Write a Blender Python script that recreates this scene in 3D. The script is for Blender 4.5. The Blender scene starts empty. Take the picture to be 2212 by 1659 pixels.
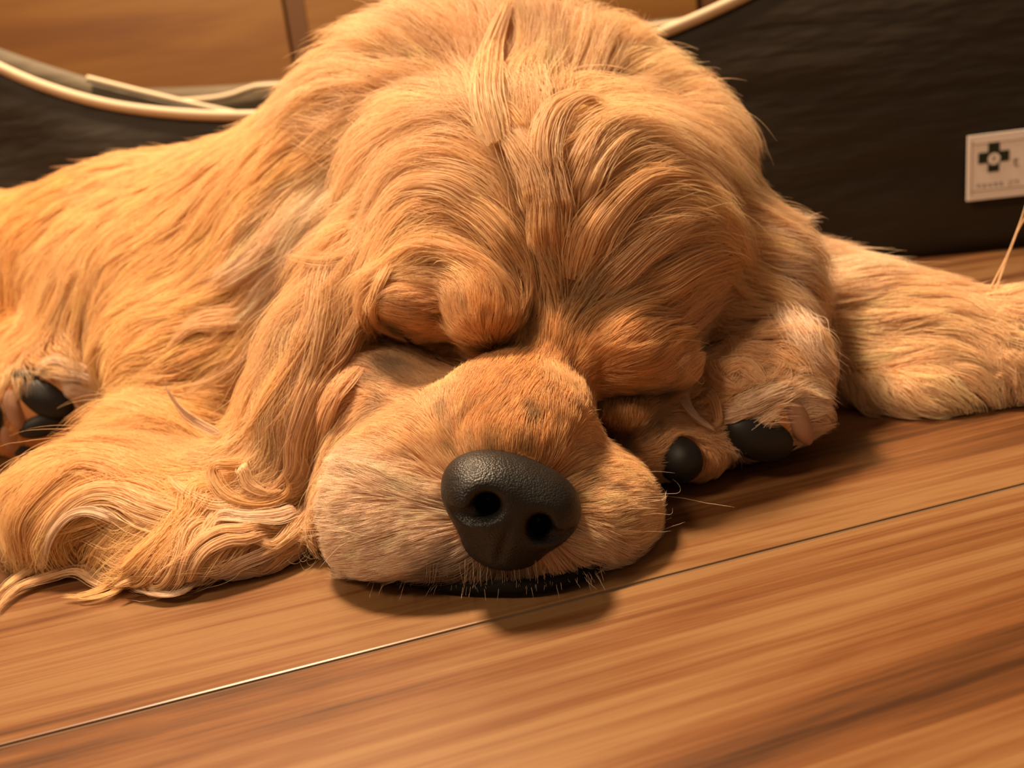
import bpy, bmesh, math, random
import numpy as np
from mathutils import Vector, Matrix
from mathutils.bvhtree import BVHTree
from mathutils.kdtree import KDTree

SC = bpy.context.scene
COL = SC.collection
rng = np.random.default_rng(11)
random.seed(11)

# ------------------------------------------------------------------ camera
W, H_, FPX = 2212.0, 1659.0, 1736.0
PITCH, ROLL = math.radians(14.0), math.radians(7.0)
CAM = np.array([0.0, 0.0, 0.130])
FWD = np.array([0.0, math.cos(PITCH), -math.sin(PITCH)])
_r0 = np.array([1.0, 0.0, 0.0]); _u0 = np.array([0.0, math.sin(PITCH), math.cos(PITCH)])
RIGHT = math.cos(ROLL) * _r0 - math.sin(ROLL) * _u0
UP = math.sin(ROLL) * _r0 + math.cos(ROLL) * _u0

cam_data = bpy.data.cameras.new('camera')
cam = bpy.data.objects.new('camera', cam_data); COL.objects.link(cam)
cam_data.sensor_fit = 'HORIZONTAL'; cam_data.sensor_width = 36.0
cam_data.lens = 36.0 * FPX / W
cam_data.clip_start = 0.01; cam_data.clip_end = 50
m = Matrix(((RIGHT[0], UP[0], -FWD[0], CAM[0]), (RIGHT[1], UP[1], -FWD[1], CAM[1]),
            (RIGHT[2], UP[2], -FWD[2], CAM[2]), (0, 0, 0, 1)))
cam.matrix_world = m
cam_data.dof.use_dof = True
cam_data.dof.focus_distance = 0.27
cam_data.dof.aperture_fstop = 11.0
SC.camera = cam

# ------------------------------------------------------------------ view, world, lamps
vs = SC.view_settings
vs.view_transform = 'Standard'; vs.look = 'None'; vs.gamma = 1.0; vs.use_curve_mapping = False
vs.exposure = 0.70
SC.display_settings.display_device = 'sRGB'
SC.cycles.use_denoising = True
SC.cycles.max_bounces = 7
SC.cycles.use_adaptive_sampling = True
SC.cycles.adaptive_threshold = 0.03
SC.cycles.diffuse_bounces = 4
SC.cycles.glossy_bounces = 6
SC.cycles.transmission_bounces = 8
SC.cycles.sample_clamp_indirect = 6.0
wd = bpy.data.worlds.new('room_ambient'); SC.world = wd; wd.use_nodes = True
wd.node_tree.nodes['Background'].inputs[0].default_value = (1.0, 0.70, 0.43, 1)
wd.node_tree.nodes['Background'].inputs[1].default_value = 0.11

def area(name, loc, target, size, power, col, sy=None):
    l = bpy.data.lights.new(name, 'AREA'); l.energy = power; l.color = col
    l.shape = 'RECTANGLE' if sy else 'DISK'; l.size = size
    if sy: l.size_y = sy
    o = bpy.data.objects.new(name, l); COL.objects.link(o)
    o.location = loc
    o.rotation_euler = (Vector(target) - Vector(loc)).to_track_quat('-Z', 'Y').to_euler()
    return o
WARM = (1.0, 0.70, 0.43)
area('ceiling_lamp', (-0.50, 0.95, 2.05), (0, 0.45, 0), 0.34, 76, WARM)
area('ceiling_lamp_front', (-1.25, -0.45, 1.75), (0.0, 0.4, 0), 0.45, 15, WARM)

# ------------------------------------------------------------------ photograph geometry helpers
def ray(px, py):
    px = np.asarray(px, float); py = np.asarray(py, float)
    return FWD + ((px - W / 2) / FPX)[..., None] * RIGHT - ((py - H_ / 2) / FPX)[..., None] * UP
def P(px, py, Y):
    d = ray(px, py)
    return CAM + d * (np.asarray(Y, float) / d[..., 1])[..., None]
def F(px, py, z=0.0):
    d = ray(px, py)
    return CAM + d * ((z - CAM[2]) / d[..., 2])[..., None]
def depth_of(p): return (p - CAM) @ FWD
def proj(p):
    q = p - CAM; dz = q @ FWD
    return np.stack([W / 2 + FPX * (q @ RIGHT) / dz, H_ / 2 - FPX * (q @ UP) / dz], -1)

# ------------------------------------------------------------------ materials
def s2l(c):
    return tuple(((v / 12.92) if v <= 0.04045 else ((v + 0.055) / 1.055) ** 2.4) for v in c)
TINT = (1.0, 0.70, 0.43)          # colour of the room's lamp light
def pc(r, g, b, gain=1.0):
    """surface colour of something that looks (r, g, b) under the warm lamps"""
    c = s2l((r / 255, g / 255, b / 255)); return tuple(min(0.95, gain * c[i] / TINT[i]) for i in range(3))
def new_mat(name):
    mt = bpy.data.materials.new(name); mt.use_nodes = True
    nt = mt.node_tree; b = nt.nodes['Principled BSDF']
    return mt, nt, b
def nd(nt, typ, **kw):
    n = nt.nodes.new(typ)
    for k, v in kw.items():
        if k in n.inputs: n.inputs[k].default_value = v
        else: setattr(n, k, v)
    return n
def ramp(nt, stops):
    n = nt.nodes.new('ShaderNodeValToRGB'); cr = n.color_ramp
    while len(cr.elements) > 1: cr.elements.remove(cr.elements[-1])
    cr.elements[0].position = stops[0][0]; cr.elements[0].color = (*stops[0][1], 1)
    for p, c in stops[1:]:
        e = cr.elements.new(p); e.color = (*c, 1)
    return n
def coords(nt, scale=(1, 1, 1), rot=(0, 0, 0), loc=(0, 0, 0)):
    tc = nd(nt, 'ShaderNodeTexCoord'); mp = nd(nt, 'ShaderNodeMapping')
    mp.inputs['Scale'].default_value = scale; mp.inputs['Rotation'].default_value = rot; mp.inputs['Location'].default_value = loc
    nt.links.new(tc.outputs['Object'], mp.inputs['Vector'])
    return mp
def plain(name, col, rough=0.6, spec=0.4, sheen=0.0):
    mt, nt, b = new_mat(name)
    b.inputs['Base Color'].default_value = (*col, 1); b.inputs['Roughness'].default_value = rough
    b.inputs['Specular IOR Level'].default_value = spec
    if sheen: b.inputs['Sheen Weight'].default_value = sheen
    return mt

def wood(name, dark, mid, light, scale=1.0, rough=0.35, seed=0.0, streak=1.0, coat=0.2, stops=(0.27, 0.44, 0.58, 0.72)):
    """grain runs along local X"""
    mt, nt, b = new_mat(name)
    L = nt.links.new
    oi = nd(nt, 'ShaderNodeObjectInfo')
    mp = coords(nt, (0.55 * scale, 5.0 * scale, 5.0 * scale), loc=(seed, seed * 1.7, 0))
    addv = nd(nt, 'ShaderNodeVectorMath', operation='ADD')
    rnd = nd(nt, 'ShaderNodeVectorMath', operation='SCALE'); rnd.inputs['Scale'].default_value = 37.0
    cmb = nd(nt, 'ShaderNodeCombineXYZ')
    for i in (0, 1): L(oi.outputs['Random'], cmb.inputs[i])
    L(cmb.outputs[0], rnd.inputs[0]); L(mp.outputs[0], addv.inputs[0]); L(rnd.outputs[0], addv.inputs[1])
    n1 = nd(nt, 'ShaderNodeTexNoise', Scale=4.0, Detail=6.0, Roughness=0.62, Distortion=0.9)
    L(addv.outputs[0], n1.inputs['Vector'])
    st = nd(nt, 'ShaderNodeMapping'); st.inputs['Scale'].default_value = (1.2, 9.0, 9.0)
    L(addv.outputs[0], st.inputs['Vector'])
    n2 = nd(nt, 'ShaderNodeTexNoise', Scale=6.0, Detail=5.0, Roughness=0.7)
    L(st.outputs[0], n2.inputs['Vector'])
    mx = nd(nt, 'ShaderNodeMath', operation='MULTIPLY_ADD'); mx.inputs[1].default_value = 0.33 * streak
    sub = nd(nt, 'ShaderNodeMath', operation='SUBTRACT'); sub.inputs[1].default_value = 0.5
    L(n2.outputs['Fac'], sub.inputs[0]); L(sub.outputs[0], mx.inputs[0]); L(n1.outputs['Fac'], mx.inputs[2])
    cr = ramp(nt, [(stops[0], dark), (stops[1], mid), (stops[2], light), (stops[3], mid)])
    L(mx.outputs[0], cr.inputs[0])
    L(cr.outputs[0], b.inputs['Base Color'])
    b.inputs['Roughness'].default_value = rough
    b.inputs['Coat Weight'].default_value = coat; b.inputs['Coat Roughness'].default_value = 0.28
    bp = nd(nt, 'ShaderNodeBump', Strength=0.12, Distance=0.0006)
    L(n2.outputs['Fac'], bp.inputs['Height']); L(bp.outputs[0], b.inputs['Normal'])
    return mt

# ------------------------------------------------------------------ object helpers
def tag(o, label=None, cat=None, group=None, kind=None):
    for k, v in (('label', label), ('category', cat), ('group', group), ('kind', kind)):
        if v: o[k] = v
    return o
def link(name, me, mat=None, parent=None):
    o = bpy.data.objects.new(name, me); COL.objects.link(o)
    if mat is not None: me.materials.append(mat)
    if parent is not None: o.parent = parent
    return o
def mesh(name, v, f, mat=None, parent=None, smooth=True):
    me = bpy.data.meshes.new(name); me.from_pydata([tuple(map(float, p)) for p in v], [], [tuple(map(int, q)) for q in f])
    if smooth: me.shade_smooth()
    return link(name, me, mat, parent)
def bevel_box(sx, sy, sz, bev, seg=2):
    bm = bmesh.new(); bmesh.ops.create_cube(bm, size=1.0)
    bmesh.ops.scale(bm, vec=(sx, sy, sz), verts=bm.verts)
    if bev: bmesh.ops.bevel(bm, geom=bm.edges[:], offset=bev, segments=seg, affect='EDGES', profile=0.5)
    return bm
def from_bm(name, bm, mat, parent=None, smooth=False):
    me = bpy.data.meshes.new(name); bm.to_mesh(me); bm.free()
    if smooth: me.shade_smooth()
    return link(name, me, mat, parent)
def resample(pts, n):
    pts = np.asarray(pts, float)
    # Catmull-Rom through the points
    p = np.vstack([2 * pts[0] - pts[1], pts, 2 * pts[-1] - pts[-2]])
    out = []
    K = 12
    for i in range(1, len(p) - 2):
        t = np.linspace(0, 1, K, endpoint=False)[:, None]
        a, b_, c, d = p[i - 1], p[i], p[i + 1], p[i + 2]
        out.append(0.5 * ((2 * b_) + (c - a) * t + (2 * a - 5 * b_ + 4 * c - d) * t ** 2 + (-a + 3 * b_ - 3 * c + d) * t ** 3))
    out.append(pts[-1:]); q = np.vstack(out)
    s = np.r_[0, np.cumsum(np.linalg.norm(np.diff(q, axis=0), axis=1))]
    u = np.linspace(0, s[-1], n)
    return np.stack([np.interp(u, s, q[:, k]) for k in range(q.shape[1])], -1)
def tube(name, pts, r, mat, parent=None, seg=10, taper=None):
    pts = np.asarray(pts, float); n = len(pts)
    t = np.gradient(pts, axis=0); t /= np.linalg.norm(t, axis=1)[:, None] + 1e-12
    ref = np.array([0, 0, 1.0]); v, f = [], []
    for i in range(n):
        a = np.cross(t[i], ref)
        if np.linalg.norm(a) < 0.05: a = np.cross(t[i], np.array([0, 1.0, 0]))
        a /= np.linalg.norm(a); b_ = np.cross(t[i], a)
        ri = (r if taper is None else r * taper[i])
        for k in range(seg):
            w = 2 * math.pi * k / seg
            v.append(pts[i] + ri * (a * math.cos(w) + b_ * math.sin(w)))
    for i in range(n - 1):
        for k in range(seg):
            k2 = (k + 1) % seg
            f.append((i * seg + k, i * seg + k2, (i + 1) * seg + k2, (i + 1) * seg + k))
    f.append(tuple(range(seg))[::-1]); f.append(tuple((n - 1) * seg + k for k in range(seg)))
    return mesh(name, v, f, mat, parent)
# ================================================================== floor of long planks
M_floor = wood('wood_floor', pc(96, 48, 19, .36), pc(172, 94, 41, .36), pc(206, 132, 68, .36), 0.8, 0.34, 0.0, 1.5, 0.2, (0.33, 0.47, 0.60, 0.74))
M_under = plain('floor_joint_dark', s2l((0.30, 0.20, 0.13)), 0.8)
M_filler = plain('floor_joint_filler', s2l((0.40, 0.33, 0.27)), 0.9, 0.05)
fl = mesh('floor', [(-5, -2, -0.02), (5, -2, -0.02), (5, 3, -0.02), (-5, 3, -0.02)], [(0, 1, 2, 3)], M_under)
tag(fl, 'warm brown wooden floor of long wide planks', kind='structure')
gA, gB = F(0, 1612), F(2212, 1045)
gdir = (gB - gA) / np.linalg.norm(gB - gA); gang = math.atan2(gdir[1], gdir[0])
gn = np.array([-gdir[1], gdir[0], 0])
PW, PL, GAP = 0.300, 1.82, 0.0016
bm = bevel_box(PL - GAP, PW - GAP, 0.02, 0.0007, 2)
plank_me = bpy.data.meshes.new('plank'); bm.to_mesh(plank_me); bm.free(); plank_me.materials.append(M_floor)
for r_ in range(-6, 10):
    off = {0: 0.25, -1: 0.55}.get(r_, (r_ * 0.73) % PL)
    for c_ in range(-3, 4):
        ctr = gA + gn * (PW * (r_ + 0.5)) + gdir * (c_ * PL + off + 0.1)
        o = bpy.data.objects.new('plank', plank_me); COL.objects.link(o)
        o.parent = fl; o.location = (ctr[0], ctr[1], -0.01); o.rotation_euler = (0, 0, gang)
# pale filler that shows in the joint
for k in range(-1, 2):
    a = gA + gn * (PW * k) - gdir * 1.6; b_ = gA + gn * (PW * k) + gdir * 2.2
    tube('joint_filler', resample([a + [0, 0, -0.0013], (a + b_) / 2 + [0, 0, -0.0013], b_ + [0, 0, -0.0013]], 30), 0.00085, M_filler, fl, 6)

# ================================================================== wood panelled wall behind
M_wall = wood('wood_wall_panel', pc(156, 82, 24, .42), pc(174, 96, 28, .42), pc(188, 110, 36, .42), 0.55, 0.45, 3.0, 0.6, 0.1)
M_groove = plain('wall_joint', pc(134, 72, 22, .42), 0.7)
WY = 1.62
wl = mesh('wall_back', [(-5, WY + .03, -0.02), (5, WY + .03, -0.02), (5, WY + .03, 2.2), (-5, WY + .03, 2.2)], [(0, 1, 2, 3)], M_groove)
tag(wl, 'orange brown wood panelled wall behind the pet bed', kind='structure')
gx = P(642, 60, WY)[0]
gx2 = P(1530, 10, WY)[0]
edges = [-4.9, -3.9, -2.95, -2.0, gx - 0.93, gx, gx2, gx2 + 0.9, 2.9, 3.9, 4.9]
for a, b_ in zip(edges[:-1], edges[1:]):
    wdt = b_ - a - 0.040
    o = from_bm('wall_panel', bevel_box(wdt, 0.02, 2.2, 0.002), M_wall, wl)
    o.location = ((a + b_) / 2, WY + 0.012, 1.09)
for e in edges[1:-1]:
    o = from_bm('joint_strip', bevel_box(0.036, 0.012, 2.2, 0.001), M_groove, wl); o.location = (e, WY + 0.018, 1.09)

# ================================================================== padded pet bed with scooped front
def nylon(name, col):
    mt, nt, b = new_mat(name); L = nt.links.new
    mp = coords(nt, (1, 1, 1))
    n1 = nd(nt, 'ShaderNodeTexNoise', Scale=7.0, Detail=3.0, Roughness=0.55)
    mp2 = nd(nt, 'ShaderNodeMapping'); mp2.inputs['Scale'].default_value = (0.8, 0.8, 3.2); L(mp.outputs[0], mp2.inputs[0])
    L(mp2.outputs[0], n1.inputs['Vector'])
    n2 = nd(nt, 'ShaderNodeTexNoise', Scale=900.0, Detail=1.0)
    L(mp.outputs[0], n2.inputs['Vector'])
    cr = ramp(nt, [(0.3, tuple(c * 0.85 for c in col)), (0.7, tuple(c * 1.18 for c in col))]); L(n1.outputs['Fac'], cr.inputs[0])
    L(cr.outputs[0], b.inputs['Base Color'])
    b.inputs['Roughness'].default_value = 0.62; b.inputs['Specular IOR Level'].default_value = 0.3
    bp = nd(nt, 'ShaderNodeBump', Strength=0.6, Distance=0.012); L(n1.outputs['Fac'], bp.inputs['Height'])
    bp2 = nd(nt, 'ShaderNodeBump', Strength=0.25, Distance=0.0006); L(n2.outputs['Fac'], bp2.inputs['Height']); L(bp.outputs[0], bp2.inputs['Normal'])
    L(bp2.outputs[0], b.inputs['Normal'])
    return mt
M_nylon = nylon('olive_nylon', pc(43, 29, 15))
M_nylon_in = nylon('olive_nylon_lining', pc(88, 64, 36))
M_pipe = plain('cream_piping', s2l((0.78, 0.71, 0.60)), 0.6)
M_tag = plain('woven_label', (0.86, 0.80, 0.76), 0.8)
M_tag_edge = plain('label_stitch', s2l((0.58, 0.49, 0.41)), 0.8)
M_green = plain('label_green_print', s2l((0.13, 0.16, 0.09)), 0.7)
M_print = plain('label_brown_print', s2l((0.36, 0.27, 0.21)), 0.8)

b1, b2 = F(1800, 577), F(2212, 535)
bd = (b2 - b1) / np.linalg.norm(b2 - b1); bn = np.array([-bd[1], bd[0], 0.0])      # bn points away from the camera
BED_C = b1 + bd * -0.30 + bn * 0.25
bed = bpy.data.objects.new('pet_bed', None); COL.objects.link(bed)
tag(bed, 'dark olive fabric pet bed with scooped front and cream piped rim behind the dog', 'pet bed')
def on_plane(px, py, off):
    d = ray(px, py); q = b1 + bn * off
    return CAM + d * (((q - CAM) @ bn) / (d @ bn))[..., None]
def uz(p, off):
    q = p - (b1 + bn * off); return q @ bd, p[..., 2]
def panel(name, rim_px, off, thick, mat, bulge=0.012, u0=None, u1=None, n=110, rows=16):
    rim = on_plane(*np.array(rim_px, float).T, off); u, z = uz(rim, off)
    uu = np.linspace(u.min() if u0 is None else u0, u.max() if u1 is None else u1, n)
    rs = resample(np.stack([u, z], -1), 300); o_ = np.argsort(rs[:, 0]); zz = np.interp(uu, rs[o_, 0], rs[o_, 1])
    v, f = [], []
    for s in (-1, 1):
        for i in range(n):
            for j in range(rows + 1):
                t = j / rows
                b_ = (math.sin(math.pi * min(1, t * 1.0)) ** 0.6) * bulge + thick / 2 * (1 - t ** 12 * 0.6)
                wr = 0.004 * math.sin(uu[i] * 23 + t * 5) * math.sin(t * math.pi)
                q = b1 + bd * uu[i] + bn * (off + s * b_ + wr)
                v.append((q[0], q[1], zz[i] * t))
    S = n * (rows + 1)
    for s in (0, 1):
        for i in range(n - 1):
            for j in range(rows):
                a = s * S + i * (rows + 1) + j; q = (a, a + rows + 1, a + rows + 2, a + 1)
                f.append(q if s == 0 else q[::-1])
    for i in range(n - 1):
        a, c = i * (rows + 1) + rows, (i + 1) * (rows + 1) + rows
        f.append((a, c, c + S, a + S)); a, c = i * (rows + 1), (i + 1) * (rows + 1); f.append((a, a + S, c + S, c))
    for i in (0, n - 1):
        for j in range(rows):
            a = i * (rows + 1) + j; q = (a, a + 1, a + 1 + S, a + S); f.append(q if i == 0 else q[::-1])
    o = mesh(name, v, f, mat, bed)
    return o, np.stack([uu, zz], -1)
def rim_line(pts, off, push):
    return np.array([b1 + bd * u + bn * (off + push) + np.array([0, 0, z]) - np.array([0, 0, b1[2]]) for u, z in pts])
A_ = [(-900, -260), (-500, -110), (-250, 20), (0, 143), (120, 193), (250, 228), (400, 247), (550, 251), (700, 243), (900, 222), (1100, 188), (1300, 125), (1400, 85), (1500, 44), (1600, -2), (1750, -75), (1950, -150), (2300, -240), (2700, -300)]
_, rimA = panel('front_wall', A_, 0.012, 0.02, M_nylon, 0.010)
tube('front_piping', rim_line(rimA, 0.012, -0.008), 0.0060, M_pipe, bed)
C_ = [(-900, -300), (-500, -140), (-250, 5), (0, 105), (190, 168), (300, 197), (400, 222), (500, 243), (600, 268), (800, 300)]
_, rimC = panel('inner_wall', C_, 0.13, 0.016, M_nylon_in, 0.004)
cp = on_plane(np.array([190., 300, 400, 500, 600, 700]), np.array([170., 198, 222, 244, 268, 285]), 0.12)
tube('inner_piping', resample(cp, 40), 0.0045, M_pipe, bed)
B_ = [(-300, 140), (0, 168), (190, 185), (290, 192), (510, 184), (570, 176), (740, 162), (1000, 118), (1370, 50), (1470, 38), (1600, 12), (1800, -40), (2300, -150)]
_, rimB = panel('back_wall', B_, 0.42, 0.02, M_nylon_in, 0.006)
bp_ = on_plane(np.array([300., 390, 470, 520, 560, 740, 1000, 1370, 1470, 1600, 1800]), np.array([222., 219, 212, 200, 187, 177, 132, 64, 48, 22, -28]), 0.40)
tube('back_piping', resample(bp_, 60), 0.0050, M_pipe, bed)
uL, uR = rimA[0, 0], rimA[-1, 0]
for u, z in ((uL, 0.30), (uR, 0.36)):
    q0 = b1 + bd * u + bn * 0.012; q1 = b1 + bd * u + bn * 0.42; c = (q0 + q1) / 2
    o = from_bm('side_wall', bevel_box(0.022, 0.41, z, 0.008, 3), M_nylon, bed, True)
    o.location = (c[0], c[1], z / 2); o.rotation_euler = (0, 0, math.atan2(bd[1], bd[0]))
o = from_bm('base_cushion', bevel_box(uR - uL - 0.03, 0.37, 0.045, 0.016, 3), M_nylon_in, bed, True)
c = b1 + bd * (uL + uR) / 2 + bn * 0.22; o.location = (c[0], c[1], 0.0235); o.rotation_euler = (0, 0, math.atan2(bd[1], bd[0]))

# woven label on the front wall
lab = on_plane(np.array([2089., 2330., 2326., 2087.]), np.array([293., 266., 411., 434.]), -0.0145)
lo = (lab[0] + lab[1] + lab[2] + lab[3]) / 4
lw = np.linalg.norm(lab[1] - lab[0]); lh = np.linalg.norm(lab[3] - lab[0])
ex = bd; ez = np.array([0, 0, 1.0]); ey = np.cross(ez, ex)
MB_ = Matrix(((ex[0], ey[0], 0, 0), (ex[1], ey[1], 0, 0), (0, 0, 1, 0), (0, 0, 0, 1)))
lab_o = from_bm('woven_label', bevel_box(lw, 0.0012, lh, 0.0005), M_tag, bed)
lab_o.matrix_world = Matrix.Translation(Vector(lo)) @ MB_
lab_o['label'] = 'white woven label with dark green cross'
def on_label(name, bm_or_me, mat, x, z, y=-0.0008):
    o = bpy.data.objects.new(name, bm_or_me); COL.objects.link(o); bm_or_me.materials.append(mat)
    o.parent = lab_o; o.location = (x, y, z); return o
def bm_me(name, bm):
    me = bpy.data.meshes.new(name); bm.to_mesh(me); bm.free(); return me
ux = lw / 241.0; uy = lh / 143.0                      # one photo pixel on the label
for sx, sz, x, z in ((lw * 0.92, 0.0008, 0, lh * 0.36), (lw * 0.92, 0.0008, 0, -lh * 0.36), (0.0008, lh * 0.84, -lw * 0.46, 0), (0.0008, lh * 0.84, lw * 0.46, 0)):
    on_label('stitch_line', bm_me('stitch_line', bevel_box(sx, 0.0006, sz, 0)), M_tag_edge, x, z)
def plus_mesh(R, w):
    p = [(-w, R), (w, R), (w, w), (R, w), (R, -w), (w, -w), (w, -R), (-w, -R), (-w, -w), (-R, -w), (-R, w), (-w, w)]
    bm = bmesh.new(); vs_ = [bm.verts.new((x, -0.0003, y)) for x, y in p]; f = bm.faces.new(vs_)
    r = bmesh.ops.extrude_face_region(bm, geom=[f]); bmesh.ops.translate(bm, vec=(0, 0.0006, 0), verts=[q for q in r['geom'] if isinstance(q, bmesh.types.BMVert)])
    bmesh.ops.recalc_face_normals(bm, faces=bm.faces); return bm_me('cross', bm)
cx = -lw / 2 + 58 * ux; cz = 20 * uy
on_label('cross_emblem', plus_mesh(34 * ux, 12.5 * ux), M_green, cx, cz)
def disc(r, n=24):
    bm = bmesh.new(); bmesh.ops.create_circle(bm, cap_ends=True, radius=r, segments=n)
    bmesh.ops.rotate(bm, cent=(0, 0, 0), matrix=Matrix.Rotation(math.radians(90), 3, 'X'), verts=bm.verts); return bm_me('disc', bm)
on_label('emblem_disc', disc(13.5 * ux), M_tag, cx, cz - 4 * uy, -0.0016)
def letters(txt, size, mat, x, z, space=1.0, y=-0.0011):
    cu = bpy.data.curves.new('txt', 'FONT'); cu.body = txt; cu.size = size; cu.space_character = space; cu.extrude = 0.0001
    t = bpy.data.objects.new('t', cu); COL.objects.link(t)
    bpy.context.view_layer.update()
    me = bpy.data.meshes.new_from_object(t.evaluated_get(bpy.context.evaluated_depsgraph_get())); me.name = 'lettering'
    bpy.data.objects.remove(t)
    o = on_label('lettering', me, mat, x, z, y); o.rotation_euler = (math.radians(90), 0, 0); return o
letters('P', 17 * uy, M_print, cx - 5 * ux, cz - 10 * uy, 1.0, -0.0019)
letters('t', 34 * uy, M_print, -lw / 2 + 101 * ux, -6 * uy)
letters('nauea jit', 17 * uy, M_print, -lw / 2 + 22 * ux, -44 * uy, 1.45)
# ================================================================== the dog: one continuous body surface
class Field:
    def __init__(s, lo, hi, vox):
        s.lo = np.array(lo, float); s.v = vox
        s.n = np.ceil((np.array(hi) - s.lo) / vox).astype(int) + 1
        s.f = np.full(s.n, 0.06, np.float32)
        s.ax = [s.lo[k] + vox * np.arange(s.n[k]) for k in range(3)]
    def region(s, lo, hi, m):
        sl = []
        for k in range(3):
            a = max(0, int((lo[k] - m - s.lo[k]) / s.v)); b = min(s.n[k], int((hi[k] + m - s.lo[k]) / s.v) + 2)
            if b <= a: return None, None
            sl.append(slice(a, b))
        g = np.stack(np.meshgrid(*[s.ax[k][sl[k]] for k in range(3)], indexing='ij'), -1).astype(np.float32)
        return tuple(sl), g
    @staticmethod
    def smin(a, b, k):
        h = np.maximum(k - np.abs(a - b), 0) / k
        return np.minimum(a, b) - h * h * k * 0.25
    def add(s, lo, hi, fn, k, sub=False):
        sl, g = s.region(lo, hi, 2.5 * k + 3 * s.v)
        if sl is None: return
        d = fn(g)
        s.f[sl] = (-s.smin(-s.f[sl], d, k)) if sub else s.smin(s.f[sl], d, k)
    def ell(s, c, R, r, k=0.012, sub=False):
        c = np.asarray(c, np.float32); R = np.asarray(R, np.float32); r = np.asarray(r, np.float32)
        def fn(g):
            q = (g - c) @ R.T
            k0 = np.linalg.norm(q / r, axis=-1); k1 = np.linalg.norm(q / (r * r), axis=-1) + 1e-6
            return k0 * (k0 - 1) / k1
        m = r.max(); s.add(c - m, c + m, fn, k, sub)
    def cone(s, a, b, ra, rb, k=0.012, sub=False):
        a = np.asarray(a, np.float32); b = np.asarray(b, np.float32)
        def fn(g):
            ba = b - a; h = np.clip(((g - a) @ ba) / max(ba @ ba, 1e-9), 0, 1)
            return np.linalg.norm(g - a - h[..., None] * ba, axis=-1) - (ra + (rb - ra) * h)
        m = max(ra, rb); s.add(np.minimum(a, b) - m, np.maximum(a, b) + m, fn, k, sub)
    def surface(s):
        """naive surface nets"""
        f = s.f; n = f.shape
        ins = f < 0
        c = [f[i:n[0] - 1 + i, j:n[1] - 1 + j, k:n[2] - 1 + k] for i in (0, 1) for j in (0, 1) for k in (0, 1)]
        cnt = sum((x < 0).astype(np.int8) for x in c)
        act = (cnt > 0) & (cnt < 8)
        idx = np.full(act.shape, -1, np.int64); ii = np.argwhere(act); idx[act] = np.arange(len(ii))
        cv = np.stack([x[act] for x in c], -1); offs = np.array([(i, j, k) for i in (0, 1) for j in (0, 1) for k in (0, 1)], float)
        acc = np.zeros((len(ii), 3)); num = np.zeros(len(ii))
        for a in range(8):
            for b in range(a + 1, 8):
                if np.abs(offs[a] - offs[b]).sum() == 1:
                    cr = (cv[:, a] < 0) != (cv[:, b] < 0)
                    t = np.where(cr, cv[:, a] / np.where(cr, cv[:, a] - cv[:, b], 1), 0)
                    acc += np.where(cr[:, None], offs[a] + t[:, None] * (offs[b] - offs[a]), 0); num += cr
        V = s.lo + s.v * (ii + acc / num[:, None])
        Q = []
        for ax in range(3):
            u, w = [(1, 2), (2, 0), (0, 1)][ax]
            sl0 = [slice(1, n[k] - 1) for k in range(3)]; sl1 = list(sl0); sl0[ax] = slice(0, n[ax] - 1); sl1[ax] = slice(1, n[ax])
            a, b = ins[tuple(sl0)], ins[tuple(sl1)]
            e = np.argwhere(a != b)
            base = e.copy(); base[:, u] += 1; base[:, w] += 1
            flip = a[tuple(e.T)]
            def g(du, dw):
                q = base.copy(); q[:, u] += du; q[:, w] += dw; return idx[tuple(q.T)]
            quad = np.stack([g(-1, -1), g(0, -1), g(0, 0), g(-1, 0)], -1)
            quad[~flip] = quad[~flip][:, ::-1]; Q.append(quad)
        Q = np.vstack(Q); Q = Q[(Q >= 0).all(1)]
        return V, Q

def img_axes(rot):
    a = math.radians(rot); ca, sa = math.cos(a), math.sin(a)
    ex = ca * RIGHT - sa * UP; ey = sa * RIGHT + ca * UP
    return np.stack([ex, ey, FWD])
def put(fl, px, py, Y, rx, ry, rd, rot=0, k=0.012, sub=False):
    c = P(px, py, Y); s = depth_of(c) / FPX
    fl.ell(c, img_axes(rot), (rx * s, ry * s, rd), k, sub)
def limb(fl, pts, k=0.012, sub=False):
    q = [(P(x, y, Y), r * depth_of(P(x, y, Y)) / FPX) for x, y, Y, r in pts]
    for (a, ra), (b, rb) in zip(q[:-1], q[1:]): fl.cone(a, b, ra, rb, k, sub)

D = Field((-0.86, 0.20, -0.006), (0.40, 0.98, 0.245), 0.0030)
I3 = np.eye(3)
# trunk: chest, ribs, loin, rump (world coordinates, lying along the floor away to one side)
D.ell((-0.060, 0.520, 0.085), I3, (0.125, 0.115, 0.100), 0.03)
put(D, 1120, 300, 0.500, 380, 215, 0.085, 8, 0.03)
put(D, 880, 360, 0.520, 260, 185, 0.09, -20, 0.03)
D.cone((-0.10, 0.55, 0.095), (-0.26, 0.62, 0.083), 0.090, 0.088, 0.03)
D.cone((-0.26, 0.62, 0.083), (-0.44, 0.71, 0.080), 0.088, 0.082, 0.03)
D.cone((-0.44, 0.71, 0.080), (-0.60, 0.78, 0.072), 0.082, 0.078, 0.03)
D.cone((-0.60, 0.78, 0.085), (-0.70, 0.83, 0.075), 0.040, 0.018, 0.03)          # tail root
# near hind leg: thigh, shank and the foot whose sole faces the viewer
D.ell((-0.47, 0.62, 0.075), I3, (0.11, 0.085, 0.072), 0.03)
D.cone((-0.44, 0.57, 0.060), (-0.36, 0.53, 0.042), 0.050, 0.036, 0.025)
D.cone((-0.36, 0.53, 0.042), (-0.305, 0.505, 0.036), 0.036, 0.030, 0.02)
put(D, 80, 885, 0.472, 128, 98, 0.026, -12, 0.015)
put(D, 190, 850, 0.478, 70, 52, 0.022, 15, 0.012)
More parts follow.
